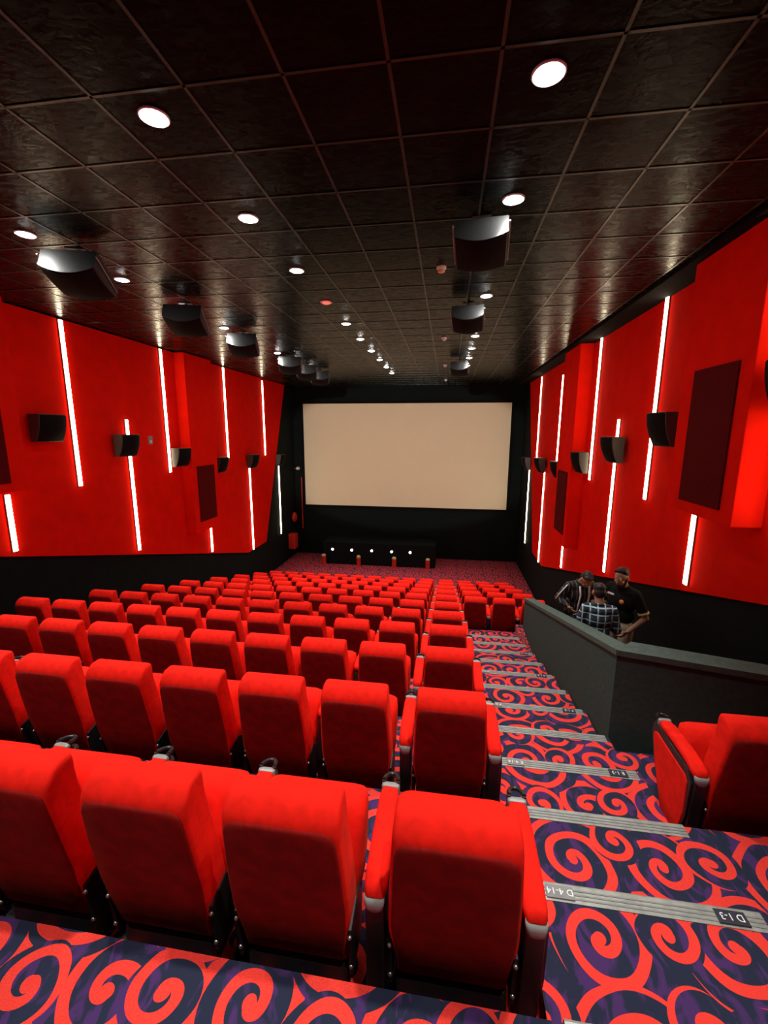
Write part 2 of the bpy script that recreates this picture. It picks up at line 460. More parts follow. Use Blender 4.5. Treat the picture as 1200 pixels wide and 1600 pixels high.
def wall_speaker(x, y, z, side, label, w=0.52, h=0.46):
    root = empty('wall_speaker', P(x, y, z))
    root.rotation_euler = (0, 0, 0 if side < 0 else PI)
    a, b = speaker_meshes(w, h, 0.30, 0.13)
    for bmx, nm, mt in ((a, 'cabinet', 'speaker'), (b, 'grille', 'grille')):
        for v in bmx.verts: v.co.x += 0.07
        link(nm, bmx, M[mt], root)
    bm = bmesh.new(); box(bm, (0, -0.05, -0.30), (0.075, 0.05, -0.12), 0.008); link('wall_bracket', bm, M['dark_metal'], root)
    tag(root, label, 'speaker', 'surround speakers on the side walls')
SPK = [(6.55, 0.29), (8.35, -0.05), (10.22, -0.40), (12.15, -0.73), (14.35, -0.76), (16.95, -0.88)]
for side, nm in ((-1, 'left'), (1, 'right')):
    for k, (y, z) in enumerate(SPK):
        xw = XL + (0.03 if k < 5 else 0.0) if side < 0 else XR - (0.03 if k < 5 else 0.0)
        wall_speaker(xw, y, z, side, f'black wedge speaker on the {nm} wall, {ORD[k]} of its row' if k else f'black wedge speaker on the {nm} wall, nearest beside the tall strip')
wall_speaker(XR - 0.03, 4.28, 0.66, 1, 'black speaker cut off at the right photo edge near the camera')

def ceiling_speaker(x, y, z, rz, label, s=1.0, tip=28):
    """x, y, z: middle of the D-shaped end that faces the camera; that end is tipped up, the grille faces down"""
    root = empty('ceiling_speaker', P(x, y, z)); root.rotation_euler = (0, 0, rz)
    a, b = speaker_meshes(0.56 * s, 0.50 * s, 0.32 * s, 0.2 * s)
    Mx = Matrix.Rotation(math.radians(-tip), 4, 'X') @ Matrix(((0, 1, 0, 0), (0, 0, -1, 0), (-1, 0, 0, 0.12 * s), (0, 0, 0, 1)))
    for bmx, nm, mt in ((a, 'cabinet', 'ceil_speaker'), (b, 'grille', 'grille')):
        bmx.transform(Mx); link(nm, bmx, M[mt], root)
    top = ZC - z
    bm = bmesh.new(); box(bm, (-0.10 * s, 0.16 * s, top - 0.012), (0.10 * s, 0.34 * s, top)); link('ceiling_plate', bm, M['dark_metal'], root)
    bm = bmesh.new(); tube(bm, [(0, 0.25 * s, top - 0.01), (0, 0.25 * s, 0.0)], 0.022); link('hanging_rod', bm, M['dark_metal'], root)
    for sx in (-1, 1):
        bm = bmesh.new(); tube(bm, [Mx @ Vector((q, sx * 0.292 * s, w)) for q, w in ((0.1 * s, 0.02 * s), (0.1 * s, -0.46 * s))], 0.009); link('bracket_arm', bm, M['grey_plastic'], root)
    tag(root, label, 'speaker', 'speakers hung from the ceiling')
for k, y in enumerate((4.47, 6.5, 8.45, 11.1, 12.45, 13.8)):
    ceiling_speaker(-4.10, y, 1.83, math.radians(16), f'black speaker hung from the ceiling on the left, {ORD[k]} of its row')
for k, y in enumerate((4.36, 7.1, 12.4)):
    ceiling_speaker(0.24, y, 1.84, math.radians(-5), f'black speaker hung from the ceiling right of centre, {ORD[k]} of its row', 0.86)

# ------------------------------------------------------------------ downlights
def lamp_spot(parent, x, y, z, power=SPOT_W):
    ld = bpy.data.lights.new('downlight_lamp', 'SPOT'); ld.energy = power; ld.spot_size = SPOT_ANGLE; ld.spot_blend = 0.85
    ld.shadow_soft_size = 0.06; ld.color = (1.0, 0.95, 0.88)
    o = bpy.data.objects.new('downlight_lamp', ld); C.objects.link(o)
    if parent: o.parent = parent
    o.location = (x, y, z)
def downlight(x, y, label, red=False, proto=[]):
    root = empty('ceiling_downlight', P(x, y, ZC))
    if not proto:
        bm = bmesh.new(); lathe(bm, [(0.070, -0.004), (0.095, -0.004), (0.095, -0.012), (0.088, -0.016), (0.070, -0.012)], n=24)
        a = link('trim_ring', bm, M['white'], root, smooth=False)
        bm = bmesh.new(); lathe(bm, [(0.001, -0.008), (0.070, -0.010), (0.055, -0.022), (0.001, -0.030)], n=24)
        b = link('lens', bm, M['lamp'], root)
        proto += [a, b]
    else:
        for p in proto:
            c = p.copy(); C.objects.link(c); c.parent = root
    if red: [c for c in root.children if c.name.startswith('lens')][0].data = red_lens
    else: lamp_spot(root, 0, 0, -0.035)
    tag(root, label, 'downlight', 'recessed ceiling downlights')
bm = bmesh.new(); lathe(bm, [(0.001, -0.010), (0.062, -0.010), (0.05, -0.03), (0.001, -0.04)], n=24)
red_lens = bpy.data.meshes.new('red_lens'); bmesh.ops.recalc_face_normals(bm, faces=bm.faces); bm.to_mesh(red_lens); bm.free(); red_lens.materials.append(M['red_lamp'])
for x, nm in ((-4.35, 'left'), (-1.93, 'middle'), (0.50, 'right')):
    ks = [k for k in range(10) if not (nm == 'left' and k == 0)]
    for j, k in enumerate(ks):
        red = nm == 'middle' and k == 3
        downlight(x, 2.92 + 1.335 * k, 'round ceiling light glowing red in the middle row of downlights' if red else
                  f'round white ceiling downlight, {ORD[j]} of the {nm} row', red)
    for k in (-2, -1) + ((0,) if nm == 'left' else ()):
        lamp_spot(None, x, 2.92 + 1.335 * k, ZC - 0.03 + Z0)
for j, y in enumerate((5.74, 9.69, 13.4, 17.0)):
    root = empty('smoke_detector', P(-0.14, y, ZC))
    bm = bmesh.new(); lathe(bm, [(0.06, 0.0), (0.06, -0.02), (0.045, -0.035)], n=20); link('base', bm, M['white'], root)
    bm = bmesh.new(); lathe(bm, [(0.045, -0.035), (0.04, -0.06), (0.015, -0.07)], n=20); link('sensor_cap', bm, M['post_top'] if j == 0 else M['white'], root)  # nearest cap tinted cream: the orange light on it is put into the colour
    tag(root, f'small round smoke detector on the ceiling right of centre, {ORD[j]} of four', 'smoke detector', 'smoke detectors')

# ------------------------------------------------------------------ screen wall
SX0, SX1, SZ0, SZ1 = -6.44, 2.60, -3.27, 1.265
root = empty('cinema_screen', P((SX0 + SX1) / 2, YS - 0.06, SZ0))
w2 = (SX1 - SX0) / 2; hh = SZ1 - SZ0
bm = bmesh.new(); box(bm, (-w2, -0.005, 0), (w2, 0.02, hh)); link('screen_fabric', bm, M['screen'], root)
bm = bmesh.new()
for a, b in (((-w2 - 0.12, -0.03, -0.12), (w2 + 0.12, 0.055, 0)), ((-w2 - 0.12, -0.03, hh), (w2 + 0.12, 0.055, hh + 0.12)),
             ((-w2 - 0.12, -0.03, 0), (-w2, 0.055, hh)), ((w2, -0.03, 0), (w2 + 0.12, 0.055, hh))): box(bm, a, b)
link('masking_frame', bm, M['border'], root)
tag(root, 'large blank cream cinema screen on the black front wall', 'cinema screen')

root = empty('stage_platform', P(-2.8, 17.5, FLOOR))
bm = bmesh.new(); box(bm, (-2.43, 0, 0), (2.43, 1.2, 0.93), 0.01); link('body', bm, M['stage'], root)
bm = bmesh.new(); box(bm, (-2.43, 0.004, 0.93), (2.43, 1.2, 0.97), 0.008); link('top_edge', bm, M['stage'], root)
tag(root, 'low black stage box with small round lights below the screen', 'stage')
for j, x in enumerate((-4.8, -3.95, -3.08, -2.22, -1.43)):
    root = empty('stage_light', P(x, 17.497, -4.96))
    bm = bmesh.new(); lathe(bm, [(0.065, 0.0), (0.065, -0.02), (0.05, -0.03)], n=16, axis='y'); link('housing', bm, M['steel'], root)
    bm = bmesh.new(); lathe(bm, [(0.05, -0.03), (0.045, -0.04), (0.01, -0.045)], n=16, axis='y'); link('lens', bm, M['lamp_small'], root)
    tag(root, f'small white light on the black stage front, {FIRST[j]} from the left', 'light', 'stage front lights')
root = empty('stage_light', P(-4.59, YS, -4.84))
bm = bmesh.new(); lathe(bm, [(0.065, 0.0), (0.065, -0.02), (0.05, -0.03)], n=16, axis='y'); link('housing', bm, M['steel'], root)
bm = bmesh.new(); lathe(bm, [(0.05, -0.03), (0.045, -0.04), (0.01, -0.045)], n=16, axis='y'); link('lens', bm, M['lamp_small'], root)
tag(root, 'single small white light on the wall above the stage box', 'light', 'stage front lights')
for j, x in enumerate((-5.15, -3.62, -2.09, -0.68)):
    root = empty('bollard', P(x, 17.32, FLOOR))
    bm = bmesh.new(); lathe(bm, [(0.10, 0), (0.10, 0.02), (0.09, 0.03), (0.09, 0.38)], n=20); link('post', bm, M['post_red'], root, smooth=False)
    bm = bmesh.new(); lathe(bm, [(0.09, 0.38), (0.088, 0.43), (0.06, 0.475), (0.01, 0.49)], n=20); link('cap', bm, M['post_top'], root, smooth=True)
    tag(root, f'short red post with cream top before the stage, {FIRST[j]} from the left', 'post', 'red posts before the stage')

root = empty('fire_cabinet', P(XL, 18.1, -5.16))
bm = bmesh.new(); box(bm, (0, -0.2, 0), (0.3, 0.2, 0.68), 0.015); link('body', bm, M['post_red'], root)
bm = bmesh.new(); box(bm, (0.3, -0.17, 0.04), (0.315, 0.17, 0.64), 0.006); link('door', bm, M['post_red'], root)
tag(root, 'small red fire box low on the left wall beside the screen', 'fire cabinet')
root = empty('fire_bell', P(XL, 18.55, -3.82))
bm = bmesh.new(); lathe(bm, [(0.22, 0.05), (0.22, 0.10), (0.15, 0.16), (0.03, 0.18)], n=24, axis='x'); link('gong', bm, M['post_red'], root, smooth=False)
bm = bmesh.new(); lathe(bm, [(0.1, 0.0), (0.1, 0.05)], n=16, axis='x'); link('base', bm, M['dark_metal'], root)
tag(root, 'round dark red disc on the left wall above the fire box', 'bell')
root = empty('wall_spotlight', P(XL, 18.85, -1.60))
bm = bmesh.new(); box(bm, (0, -0.03, -0.03), (0.16, 0.03, 0.03), 0.006); link('arm', bm, M['dark_metal'], root)
bm = bmesh.new(); lathe(bm, [(0.05, -0.14), (0.075, -0.05), (0.075, 0.05)], c=(0.22, 0, 0), n=16, axis='y'); link('head', bm, M['white'], root)
tag(root, 'tiny white fitting on the wall left of the screen', 'light')
bm = bmesh.new(); tube(bm, [P(XL + 0.35, 18.9, -2.0), P(XL + 0.35, 18.9, -4.4)], 0.02)
tag(link('wall_pipe', bm, M['post_red']), 'thin dark red vertical pipe between left wall and screen', 'pipe')
root = empty('wall_switch', P(XL + 0.03, 9.3, -0.28))
bm = bmesh.new(); box(bm, (0, -0.07, 0), (0.02, 0.07, 0.19), 0.004); link('plate', bm, M['grey_plastic'], root)
bm = bmesh.new(); box(bm, (0.02, -0.03, 0.03), (0.028, 0.03, 0.09), 0.003); link('button', bm, M['white'], root)
tag(root, 'small grey control plate on the left red wall between two speakers', 'wall plate')

# ------------------------------------------------------------------ parapet around the side entrance
bm = bmesh.new(); bt = bmesh.new()
TH = 0.16; YN, YF = 3.62, 7.72
zn, zf = -1.80, -2.96           # top of the wall at its near corner and far end
a = [(1.48, YN), (1.48 + TH, YN + 0.16), (1.48 + TH, YF), (1.48, YF)]
def ztop(y): return zn + (zf - zn) * (y - YN) / (YF - YN)
def solid(bmx, foot, zlo, zhi):
    A = [bmx.verts.new(P(x, y, zlo(x, y))) for x, y in foot]; B = [bmx.verts.new(P(x, y, zhi(x, y))) for x, y in foot]
    n = len(foot); bmx.faces.new(A[::-1]); bmx.faces.new(B)
    for i in range(n): bmx.faces.new((A[i], A[(i + 1) % n], B[(i + 1) % n], B[i]))
ct = 0.05
solid(bm, a, lambda x, y: -4.3, lambda x, y: ztop(y) - ct)
solid(bt, [(1.47, YN), (1.49 + TH, YN + 0.16), (1.49 + TH, YF + 0.01), (1.47, YF + 0.01)], lambda x, y: ztop(y) - ct, lambda x, y: ztop(y))
ye = 3.22
b_ = [(1.48, YN), (XR - 0.03, ye), (XR - 0.03, ye + TH), (1.48 + TH, YN + 0.16)]
solid(bm, b_, lambda x, y: -4.3, lambda x, y: zn - ct)
solid(bt, [(1.47, YN - 0.01), (XR - 0.03, ye - 0.01), (XR - 0.03, ye + TH + 0.01), (1.49 + TH, YN + 0.17)], lambda x, y: zn - ct, lambda x, y: zn)
bmesh.ops.remove_doubles(bm, verts=bm.verts, dist=0.002)
root = empty('parapet', P(1.55, YN, -4.3))
o = link('wall_body', bm, M['parapet'], root); o.location = -root.location
o = link('top_cap', bt, M['parapet_top'], root); o.location = -root.location
tag(root, 'charcoal cloth-covered parapet wall around the side entrance, right of the aisle', 'parapet')

# ------------------------------------------------------------------ aisle nosing strips
def text_mesh(s, size):
    cu = bpy.data.curves.new('text', 'FONT'); cu.body = s; cu.size = size; cu.align_x = 'CENTER'; cu.align_y = 'CENTER'; cu.extrude = 0.0006
    o = bpy.data.objects.new('text', cu); C.objects.link(o)
    dg = bpy.context.evaluated_depsgraph_get(); me = bpy.data.meshes.new_from_object(o.evaluated_get(dg))
    bpy.data.objects.remove(o); me.materials.clear()
    return me
LET = {-1: 'C', 1: 'D', 3: 'E', 5: 'F', 7: 'G', 9: 'H'}
STW = {0: 'at the lower photo edge', }
for i in range(0, 12):
    y = 1.77 + 0.6 * (i - 1); z = -2.094 - 0.168 * (i - 1)
    x0, x1 = (AX0 + 0.02, AX1 - 0.03)
    root = empty('step_nosing', P((x0 + x1) / 2, y, z)); hw = (x1 - x0) / 2
    bm = bmesh.new()
    prism(bm, [(-0.075, 0.0), (-0.075, 0.004), (0.0, 0.009), (0.009, 0.004), (0.009, -0.028), (0.001, -0.028), (0.001, 0.0)], 'x', -hw, hw)
    link('profile', bm, M['nosing'], root)
    bm = bmesh.new()
    for q in range(3): box(bm, (-hw, -0.06 + q * 0.018, 0.004 + q * 0.0012), (hw, -0.053 + q * 0.018, 0.0075 + q * 0.0012))
    link('grip_rib', bm, M['plate_grey'], root)
    if i in LET:
        for sx, tx, pm in ((-1, LET[i] + ' 4-14', 'plate_grey'), (1, LET[i] + ' 1-3', 'plate_dark')):
            cx = sx * (hw - 0.135 if sx < 0 else hw - 0.135); pw = 0.062
            bm = bmesh.new(); box(bm, (cx - pw, -0.066, 0.004), (cx + pw, -0.008, 0.0125), 0.001); pl = link('row_label', bm, M[pm], root)
            me = text_mesh(tx, 0.042); o = bpy.data.objects.new('lettering', me); C.objects.link(o); me.materials.append(M['white'])
            o.parent = pl; o.location = (cx, -0.036, 0.0135); o.rotation_euler = (0, 0, PI)
    lab = f'grey metal nosing strip on the aisle steps, {ORD[i]} from the camera'
    if i == 1: lab = 'grey step nosing strip lettered D 4-14 and D 1-3, beside the nearest seat'
    if i == 0: lab = 'grey step nosing strip cut off at the bottom photo edge'
    tag(root, lab, 'step nosing', 'aisle step nosing strips')

# ------------------------------------------------------------------ seats
PITCH = 0.572
def seat_parts():
    D = {}
    bm = bmesh.new()                                         # backrest: leaning, tapered towards the top, softly rounded
    S = [(0.19, 0.205, 0.052, 0.200), (0.2, 0.210, 0.064, 0.212), (0.3, 0.195, 0.073, 0.216), (0.38, 0.181, 0.074, 0.224), (0.44, 0.170, 0.075, 0.234), (0.5, 0.160, 0.075, 0.234), (0.7, 0.126, 0.075, 0.228),
         (0.86, 0.100, 0.073, 0.219), (0.915, 0.098, 0.070, 0.217), (0.945, 0.106, 0.064, 0.215), (0.968, 0.116, 0.054, 0.212), (0.98, 0.122, 0.045, 0.209), (0.986, 0.126, 0.034, 0.203), (0.988, 0.130, 0.018, 0.195)]
    loft(bm, [rrect(0, cy, hx, hy, min(0.022, hy * 0.85), z, 4) for z, cy, hy, hx in S])
    bp = bmesh.new()                                         # darker rear panel, rounded at its top corners
    zz = [0.205, 0.22, 0.30, 0.40, 0.50, 0.60, 0.70, 0.80, 0.865, 0.888, 0.905, 0.915]
    def rear(z):
        for (z0, c0, h0, w0), (z1, c1, h1, w1) in zip(S, S[1:]):
            if z0 <= z <= z1:
                f = (z - z0) / (z1 - z0); return c0 - h0 + f * (c1 - h1 - c0 + h0), w0 + f * (w1 - w0)
    rows = []
    for z in zz:
        y, w = rear(z); w -= 0.012
        if z > 0.865: w -= 0.045 * (1 - math.sqrt(max(0, 1 - ((z - 0.865) / 0.05) ** 2)))
        rows.append([bp.verts.new((u * w, y - (0.007 if abs(u) < 0.97 and 0.205 < z < 0.912 else 0.001), z)) for u in (-1, -0.96, -0.6, -0.2, 0.2, 0.6, 0.96, 1)])
    for p, q in zip(rows, rows[1:]):
        for i in range(7): bp.faces.new((p[i], p[i + 1], q[i + 1], q[i]))
    r = bmesh.ops.extrude_face_region(bp, geom=bp.faces[:])
    for v in r['geom']:
        if isinstance(v, bmesh.types.BMVert): v.co.y += 0.02
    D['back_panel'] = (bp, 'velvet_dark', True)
    bx = bmesh.new(); box(bx, (-0.215, 0.15, 0.035), (0.215, 0.34, 0.175), 0.02, 2); D['under_seat_shade'] = (bx, 'dark_metal', False)  # black box added to stand in for the shade under the seat
    D['backrest'] = (bm, 'velvet', True)
    bm = bmesh.new()                                         # tipped-up seat cushion
    S = [(0.30, 0.375, 0.07, 0.21), (0.33, 0.385, 0.085, 0.230), (0.45, 0.410, 0.088, 0.237), (0.61, 0.440, 0.082, 0.237), (0.665, 0.450, 0.066, 0.233), (0.69, 0.455, 0.038, 0.205)]
    loft(bm, [rrect(0, cy, hx, hy, min(0.04, hy * 0.8), z, 4) for z, cy, hy, hx in S])
    D['seat_cushion'] = (bm, 'velvet', True)
    return D
def arm_parts():
    """centred on the arm's own line, y from the riser, z from the floor"""
    D = {}
    bm = bmesh.new()                                         # black frame under the pad and down to the floor
    prism(bm, [(0.13, 0.0), (0.33, 0.0), (0.36, 0.03), (0.30, 0.30), (0.56, 0.52), (0.60, 0.585), (0.58, 0.605), (0.14, 0.590), (0.095, 0.55), (0.11, 0.3)], 'x', -0.034, 0.034, 0.004, 1)
    D['arm_frame'] = (bm, 'black_plastic', False)
    bm = bmesh.new()                                         # the shorter arm between two seats of the same run
    prism(bm, [(0.24, 0.0), (0.38, 0.0), (0.40, 0.03), (0.36, 0.30), (0.56, 0.52), (0.60, 0.585), (0.58, 0.605), (0.34, 0.595), (0.30, 0.55), (0.22, 0.3)], 'x', -0.030, 0.030, 0.004, 1)
    D['short_arm_frame'] = (bm, 'black_plastic', False)
    bm = bmesh.new(); loft(bm, [[(q[0], yy, zz + q[1]) for q in [(p[0], p[1]) for p in rrect(0, 0, 0.042 * f, 0.026 * f, 0.018 * f, 0, 3)]] for yy, zz, f in ((0.295, 0.606, 0.5), (0.31, 0.610, 0.95), (0.42, 0.628, 1), (0.55, 0.618, 0.95), (0.565, 0.615, 0.6))])
    D['short_arm_pad'] = (bm, 'velvet', True)
    bm = bmesh.new()                                         # red pad: rounded along its top and down its rear end
    path = [(0.56, 0.616), (0.50, 0.626), (0.42, 0.630), (0.34, 0.630), (0.26, 0.626), (0.19, 0.618), (0.135, 0.602), (0.105, 0.580)]
    secs = []
    for i, (yy, zz) in enumerate(path):
        p0 = path[max(i - 1, 0)]; p1 = path[min(i + 1, len(path) - 1)]
        t = Vector((0, p1[0] - p0[0], p1[1] - p0[1])).normalized(); nrm = Vector((0, t.z, -t.y))
        if nrm.z < 0 and i < 4: nrm = -nrm
        nrm = Vector((0, -t.z, t.y)) if Vector((0, -t.z, t.y)).dot(Vector((0, -0.6, 0.8))) > 0 else Vector((0, t.z, -t.y))
        w = 0.044 if 0 < i < len(path) - 1 else 0.036
        ring = []
        for k in range(12):
            a = 2 * PI * k / 12; cx = math.copysign(abs(math.cos(a)) ** 0.6, math.cos(a)); sy = math.copysign(abs(math.sin(a)) ** 0.6, math.sin(a))
            q = Vector((0, yy, zz)) + Vector((cx * w, 0, 0)) + nrm * (sy * 0.026)
            ring.append(q)
        secs.append(ring)
    loft(bm, secs); D['arm_pad'] = (bm, 'velvet', True)
    bm = bmesh.new()                                         # grey tip at the rear end of the pad
    S = [(0.596, 0.038, 0.016), (0.572, 0.038, 0.020), (0.550, 0.033, 0.020), (0.536, 0.018, 0.013)]
    loft(bm, [rrect(0, 0.102, hx, hy, hy * 0.8, z, 3) for z, hx, hy in S]); D['arm_end_tip'] = (bm, 'grey_plastic', True)
    bm = bmesh.new()                                         # cup holder at the front: grey collar and black loop
    tube(bm, [(0.033 * math.cos(a), 0.575 + 0.062 * math.sin(a), 0.652 - 0.02 * math.sin(a)) for a in [PI * k / 14 for k in range(15)]], 0.010, 8)
    tube(bm, [(-0.033, 0.575, 0.652), (-0.033, 0.575, 0.56)], 0.010); tube(bm, [(0.033, 0.575, 0.652), (0.033, 0.575, 0.56)], 0.010)
    tube(bm, [(0.031 * math.cos(a), 0.575 + 0.058 * math.sin(a), 0.575) for a in [PI * k / 14 for k in range(15)]], 0.012, 8)
    D['cup_holder'] = (bm, 'black_plastic', False)
    bm = bmesh.new()
    box(bm, (-0.042, 0.545, 0.585), (0.042, 0.578, 0.648), 0.012); D['cup_collar'] = (bm, 'grey_plastic', False)
    bm = bmesh.new(); box(bm, (-0.04, 0.10, 0.0), (0.04, 0.40, 0.012), 0.003); D['foot_plate'] = (bm, 'dark_metal', False)
    return D
def hinge_parts():
    bm = bmesh.new(); prism(bm, [(0.135, 0.15), (0.30, 0.15), (0.33, 0.36), (0.22, 0.43), (0.112, 0.40)], 'x', -0.008, 0.008, 0.002, 1)
    bo = []
    for yy, zz in ((0.114, 0.365), (0.132, 0.20)):
        b = bmesh.new(); bmesh.ops.create_uvsphere(b, u_segments=10, v_segments=6, radius=0.0095)
        bmesh.ops.translate(b, verts=b.verts, vec=(0, yy, zz)); bo.append(b)
    return bm, bo
def side_panel_bm():
    bm = bmesh.new()
    prism(bm, [(0.20, 0.03), (0.34, 0.03), (0.52, 0.36), (0.575, 0.50), (0.575, 0.535), (0.54, 0.560), (0.17, 0.540), (0.145, 0.51), (0.14, 0.30)], 'x', -0.012, 0.012, 0.006, 2)
    return bm

MESH = {}
def mesh_of(key, bm, mat, smooth):
    me = bpy.data.meshes.new(key); bmesh.ops.recalc_face_normals(bm, faces=bm.faces); bm.to_mesh(me); bm.free(); me.materials.append(M[mat])
    if smooth:
        for p in me.polygons: p.use_smooth = True
    MESH[key] = me
for k, (bm, mt, sm) in {**seat_parts(), **arm_parts()}.items(): mesh_of(k, bm, mt, sm)
hb, bo = hinge_parts(); mesh_of('hinge_bracket', hb, 'dark_metal', False)
mesh_of('bolt', bo[0], 'steel', True); mesh_of('bolt_low', bo[1], 'steel', True)
mesh_of('side_panel', side_panel_bm(), 'velvet', False)
bm = bmesh.new(); prism(bm, [(0.185, 0.015), (0.35, 0.015), (0.545, 0.36), (0.606, 0.51), (0.610, 0.575), (0.57, 0.612), (0.16, 0.592), (0.112, 0.53), (0.125, 0.30)], 'x', -0.008, 0.008, 0.004, 2)
mesh_of('panel_border', bm, 'black_plastic', False)

def part(key, parent, x=0.0, name=None):
    o = bpy.data.objects.new(name or key, MESH[key]); C.objects.link(o); o.parent = parent; o.location = (x, 0, 0)
    return o
def add_arm(root, x, panel=0, full=True):
    fr = part('arm_frame' if full else 'short_arm_frame', root, x, 'armrest')
    for k in ('arm_pad', 'arm_end_tip', 'cup_holder', 'cup_collar', 'foot_plate') if full else ('short_arm_pad', 'cup_holder', 'cup_collar', 'foot_plate'): part(k, fr, 0, k.replace('short_', ''))
    if panel: part('panel_border', fr, panel * 0.040); part('side_panel', fr, panel * 0.042)
def make_seat(x, r, label, group, arms=(1,), panels=(), pitch=PITCH, short=()):
    root = empty('theatre_chair', P(x, row_y(r), row_z(r)))
    part('under_seat_shade', root); part('backrest', root); part('back_panel', root); part('seat_cushion', root)
    for s in (-1, 1):
        h = part('hinge_bracket', root, s * 0.230)
        part('bolt', h, 0); part('bolt_low', h, 0, 'bolt')
    for s in arms: add_arm(root, s * pitch / 2, s if s in panels else 0, s not in short)
    tag(root, label, 'cinema seat', group)
    return root
def in_view(x, r):
    n = 0
    for dx in (-0.3, 0.3):
        for z in (0.15, 0.5, 1.0):
            for dy in (0.05, 0.3):
                p = pixel(P(x + dx, row_y(r) + dy, row_z(r) + z))
                if p and -5 < p[0] < 1205 and -5 < p[1] < 1605: n += 1
    return n > 0
NAMES = []
for r in range(1, NR + 1):
    for k in range(11):
        x = 0.07 if k == 0 else 0.07 - 0.614 - 0.567 * (k - 1)
        if not in_view(x, r): continue
        rw = 'nearest row' if r == 1 else f'{FIRST[r - 1]} row from the camera'
        sd = 'last at the left end' if k == 10 else ('at its right aisle end' if k == 0 and r < 7 else f'{FIRST[k]} from the aisle end')
        arms = (1, -1) if k in (0, 10) or (k > 1 and not in_view(x - PITCH, r)) else (() if k == 1 else (1,))
        make_seat(x, r, f'red velvet cinema seat in the {rw}, {sd}', 'red cinema seats in the left block', arms, (1,) if k == 0 and r < 7 else ((-1,) if k == 10 else ()), pitch=PITCH if k == 0 else 0.567, short=(1,) if k > 1 else ())
for r in range(7, NR + 1):
    for k, x in enumerate((0.652, 1.226, 1.80)):
        fr = ['nearest', 'second', 'third', 'fourth', 'farthest'][r - 7]
        make_seat(x, r, f'red cinema seat below the aisle steps, {fr} row, {["left", "middle", "right"][k]} of three', 'red cinema seats in the lower right block', (1,), (1,) if k == 2 else ())
make_seat(1.84, 2, 'lone red cinema seat right of the aisle, seen from the side before the parapet', 'red cinema seats in the upper right block', (-1, 1), (-1,))

# ------------------------------------------------------------------ people
def capsule(bm, a, b, ra, rb, n=14):
    a = Vector(a); b = Vector(b); d = b - a; L = max(d.length, 1e-5); t = d / L
    ref = Vector((0, 0, 1)) if abs(t.z) < 0.95 else Vector((1, 0, 0))
    u = t.cross(ref).normalized(); w = u.cross(t)
    prof = []
    for i in range(4): q = -PI / 2 + i * PI / 8; prof.append((ra * math.sin(q), ra * math.cos(q)))
    prof.append((0, ra)); prof.append((L, rb))
    for i in range(1, 5): q = i * PI / 8; prof.append((L + rb * math.sin(q), rb * math.cos(q)))
    rings = [[bm.verts.new(a + t * h + max(r, 1e-4) * (math.cos(2 * PI * k / n) * u + math.sin(2 * PI * k / n) * w)) for k in range(n)] for h, r in prof]
    for p, q in zip(rings, rings[1:]):
        for k in range(n): bm.faces.new((p[k], p[(k + 1) % n], q[(k + 1) % n], q[k]))
    bm.faces.new(rings[0][::-1]); bm.faces.new(rings[-1])
def ell(bm, c, r, rot=None):
    x = bmesh.ops.create_uvsphere(bm, u_segments=20, v_segments=14, radius=1.0)
    for v in x['verts']:
        q = Vector((v.co.x * r[0], v.co.y * r[1], v.co.z * r[2]))
        if rot: q = rot @ q
        v.co = q + Vector(c)
def fuse(name, bm, mat, parent, vox, smooth=4):
    me = bpy.data.meshes.new(name); bmesh.ops.recalc_face_normals(bm, faces=bm.faces); bm.to_mesh(me); bm.free()
    o = bpy.data.objects.new(name, me); C.objects.link(o)
    md = o.modifiers.new('r', 'REMESH'); md.mode = 'VOXEL'; md.voxel_size = vox
    sm = o.modifiers.new('s', 'SMOOTH'); sm.iterations = smooth; sm.factor = 0.5
    dg = bpy.context.evaluated_depsgraph_get(); dg.update()
    m2 = bpy.data.meshes.new_from_object(o.evaluated_get(dg)); m2.name = name
    o.modifiers.clear(); o.data = m2; bpy.data.meshes.remove(me)
    for p in m2.polygons: p.use_smooth = True
    m2.materials.clear(); m2.materials.append(mat); o.parent = parent
    return o

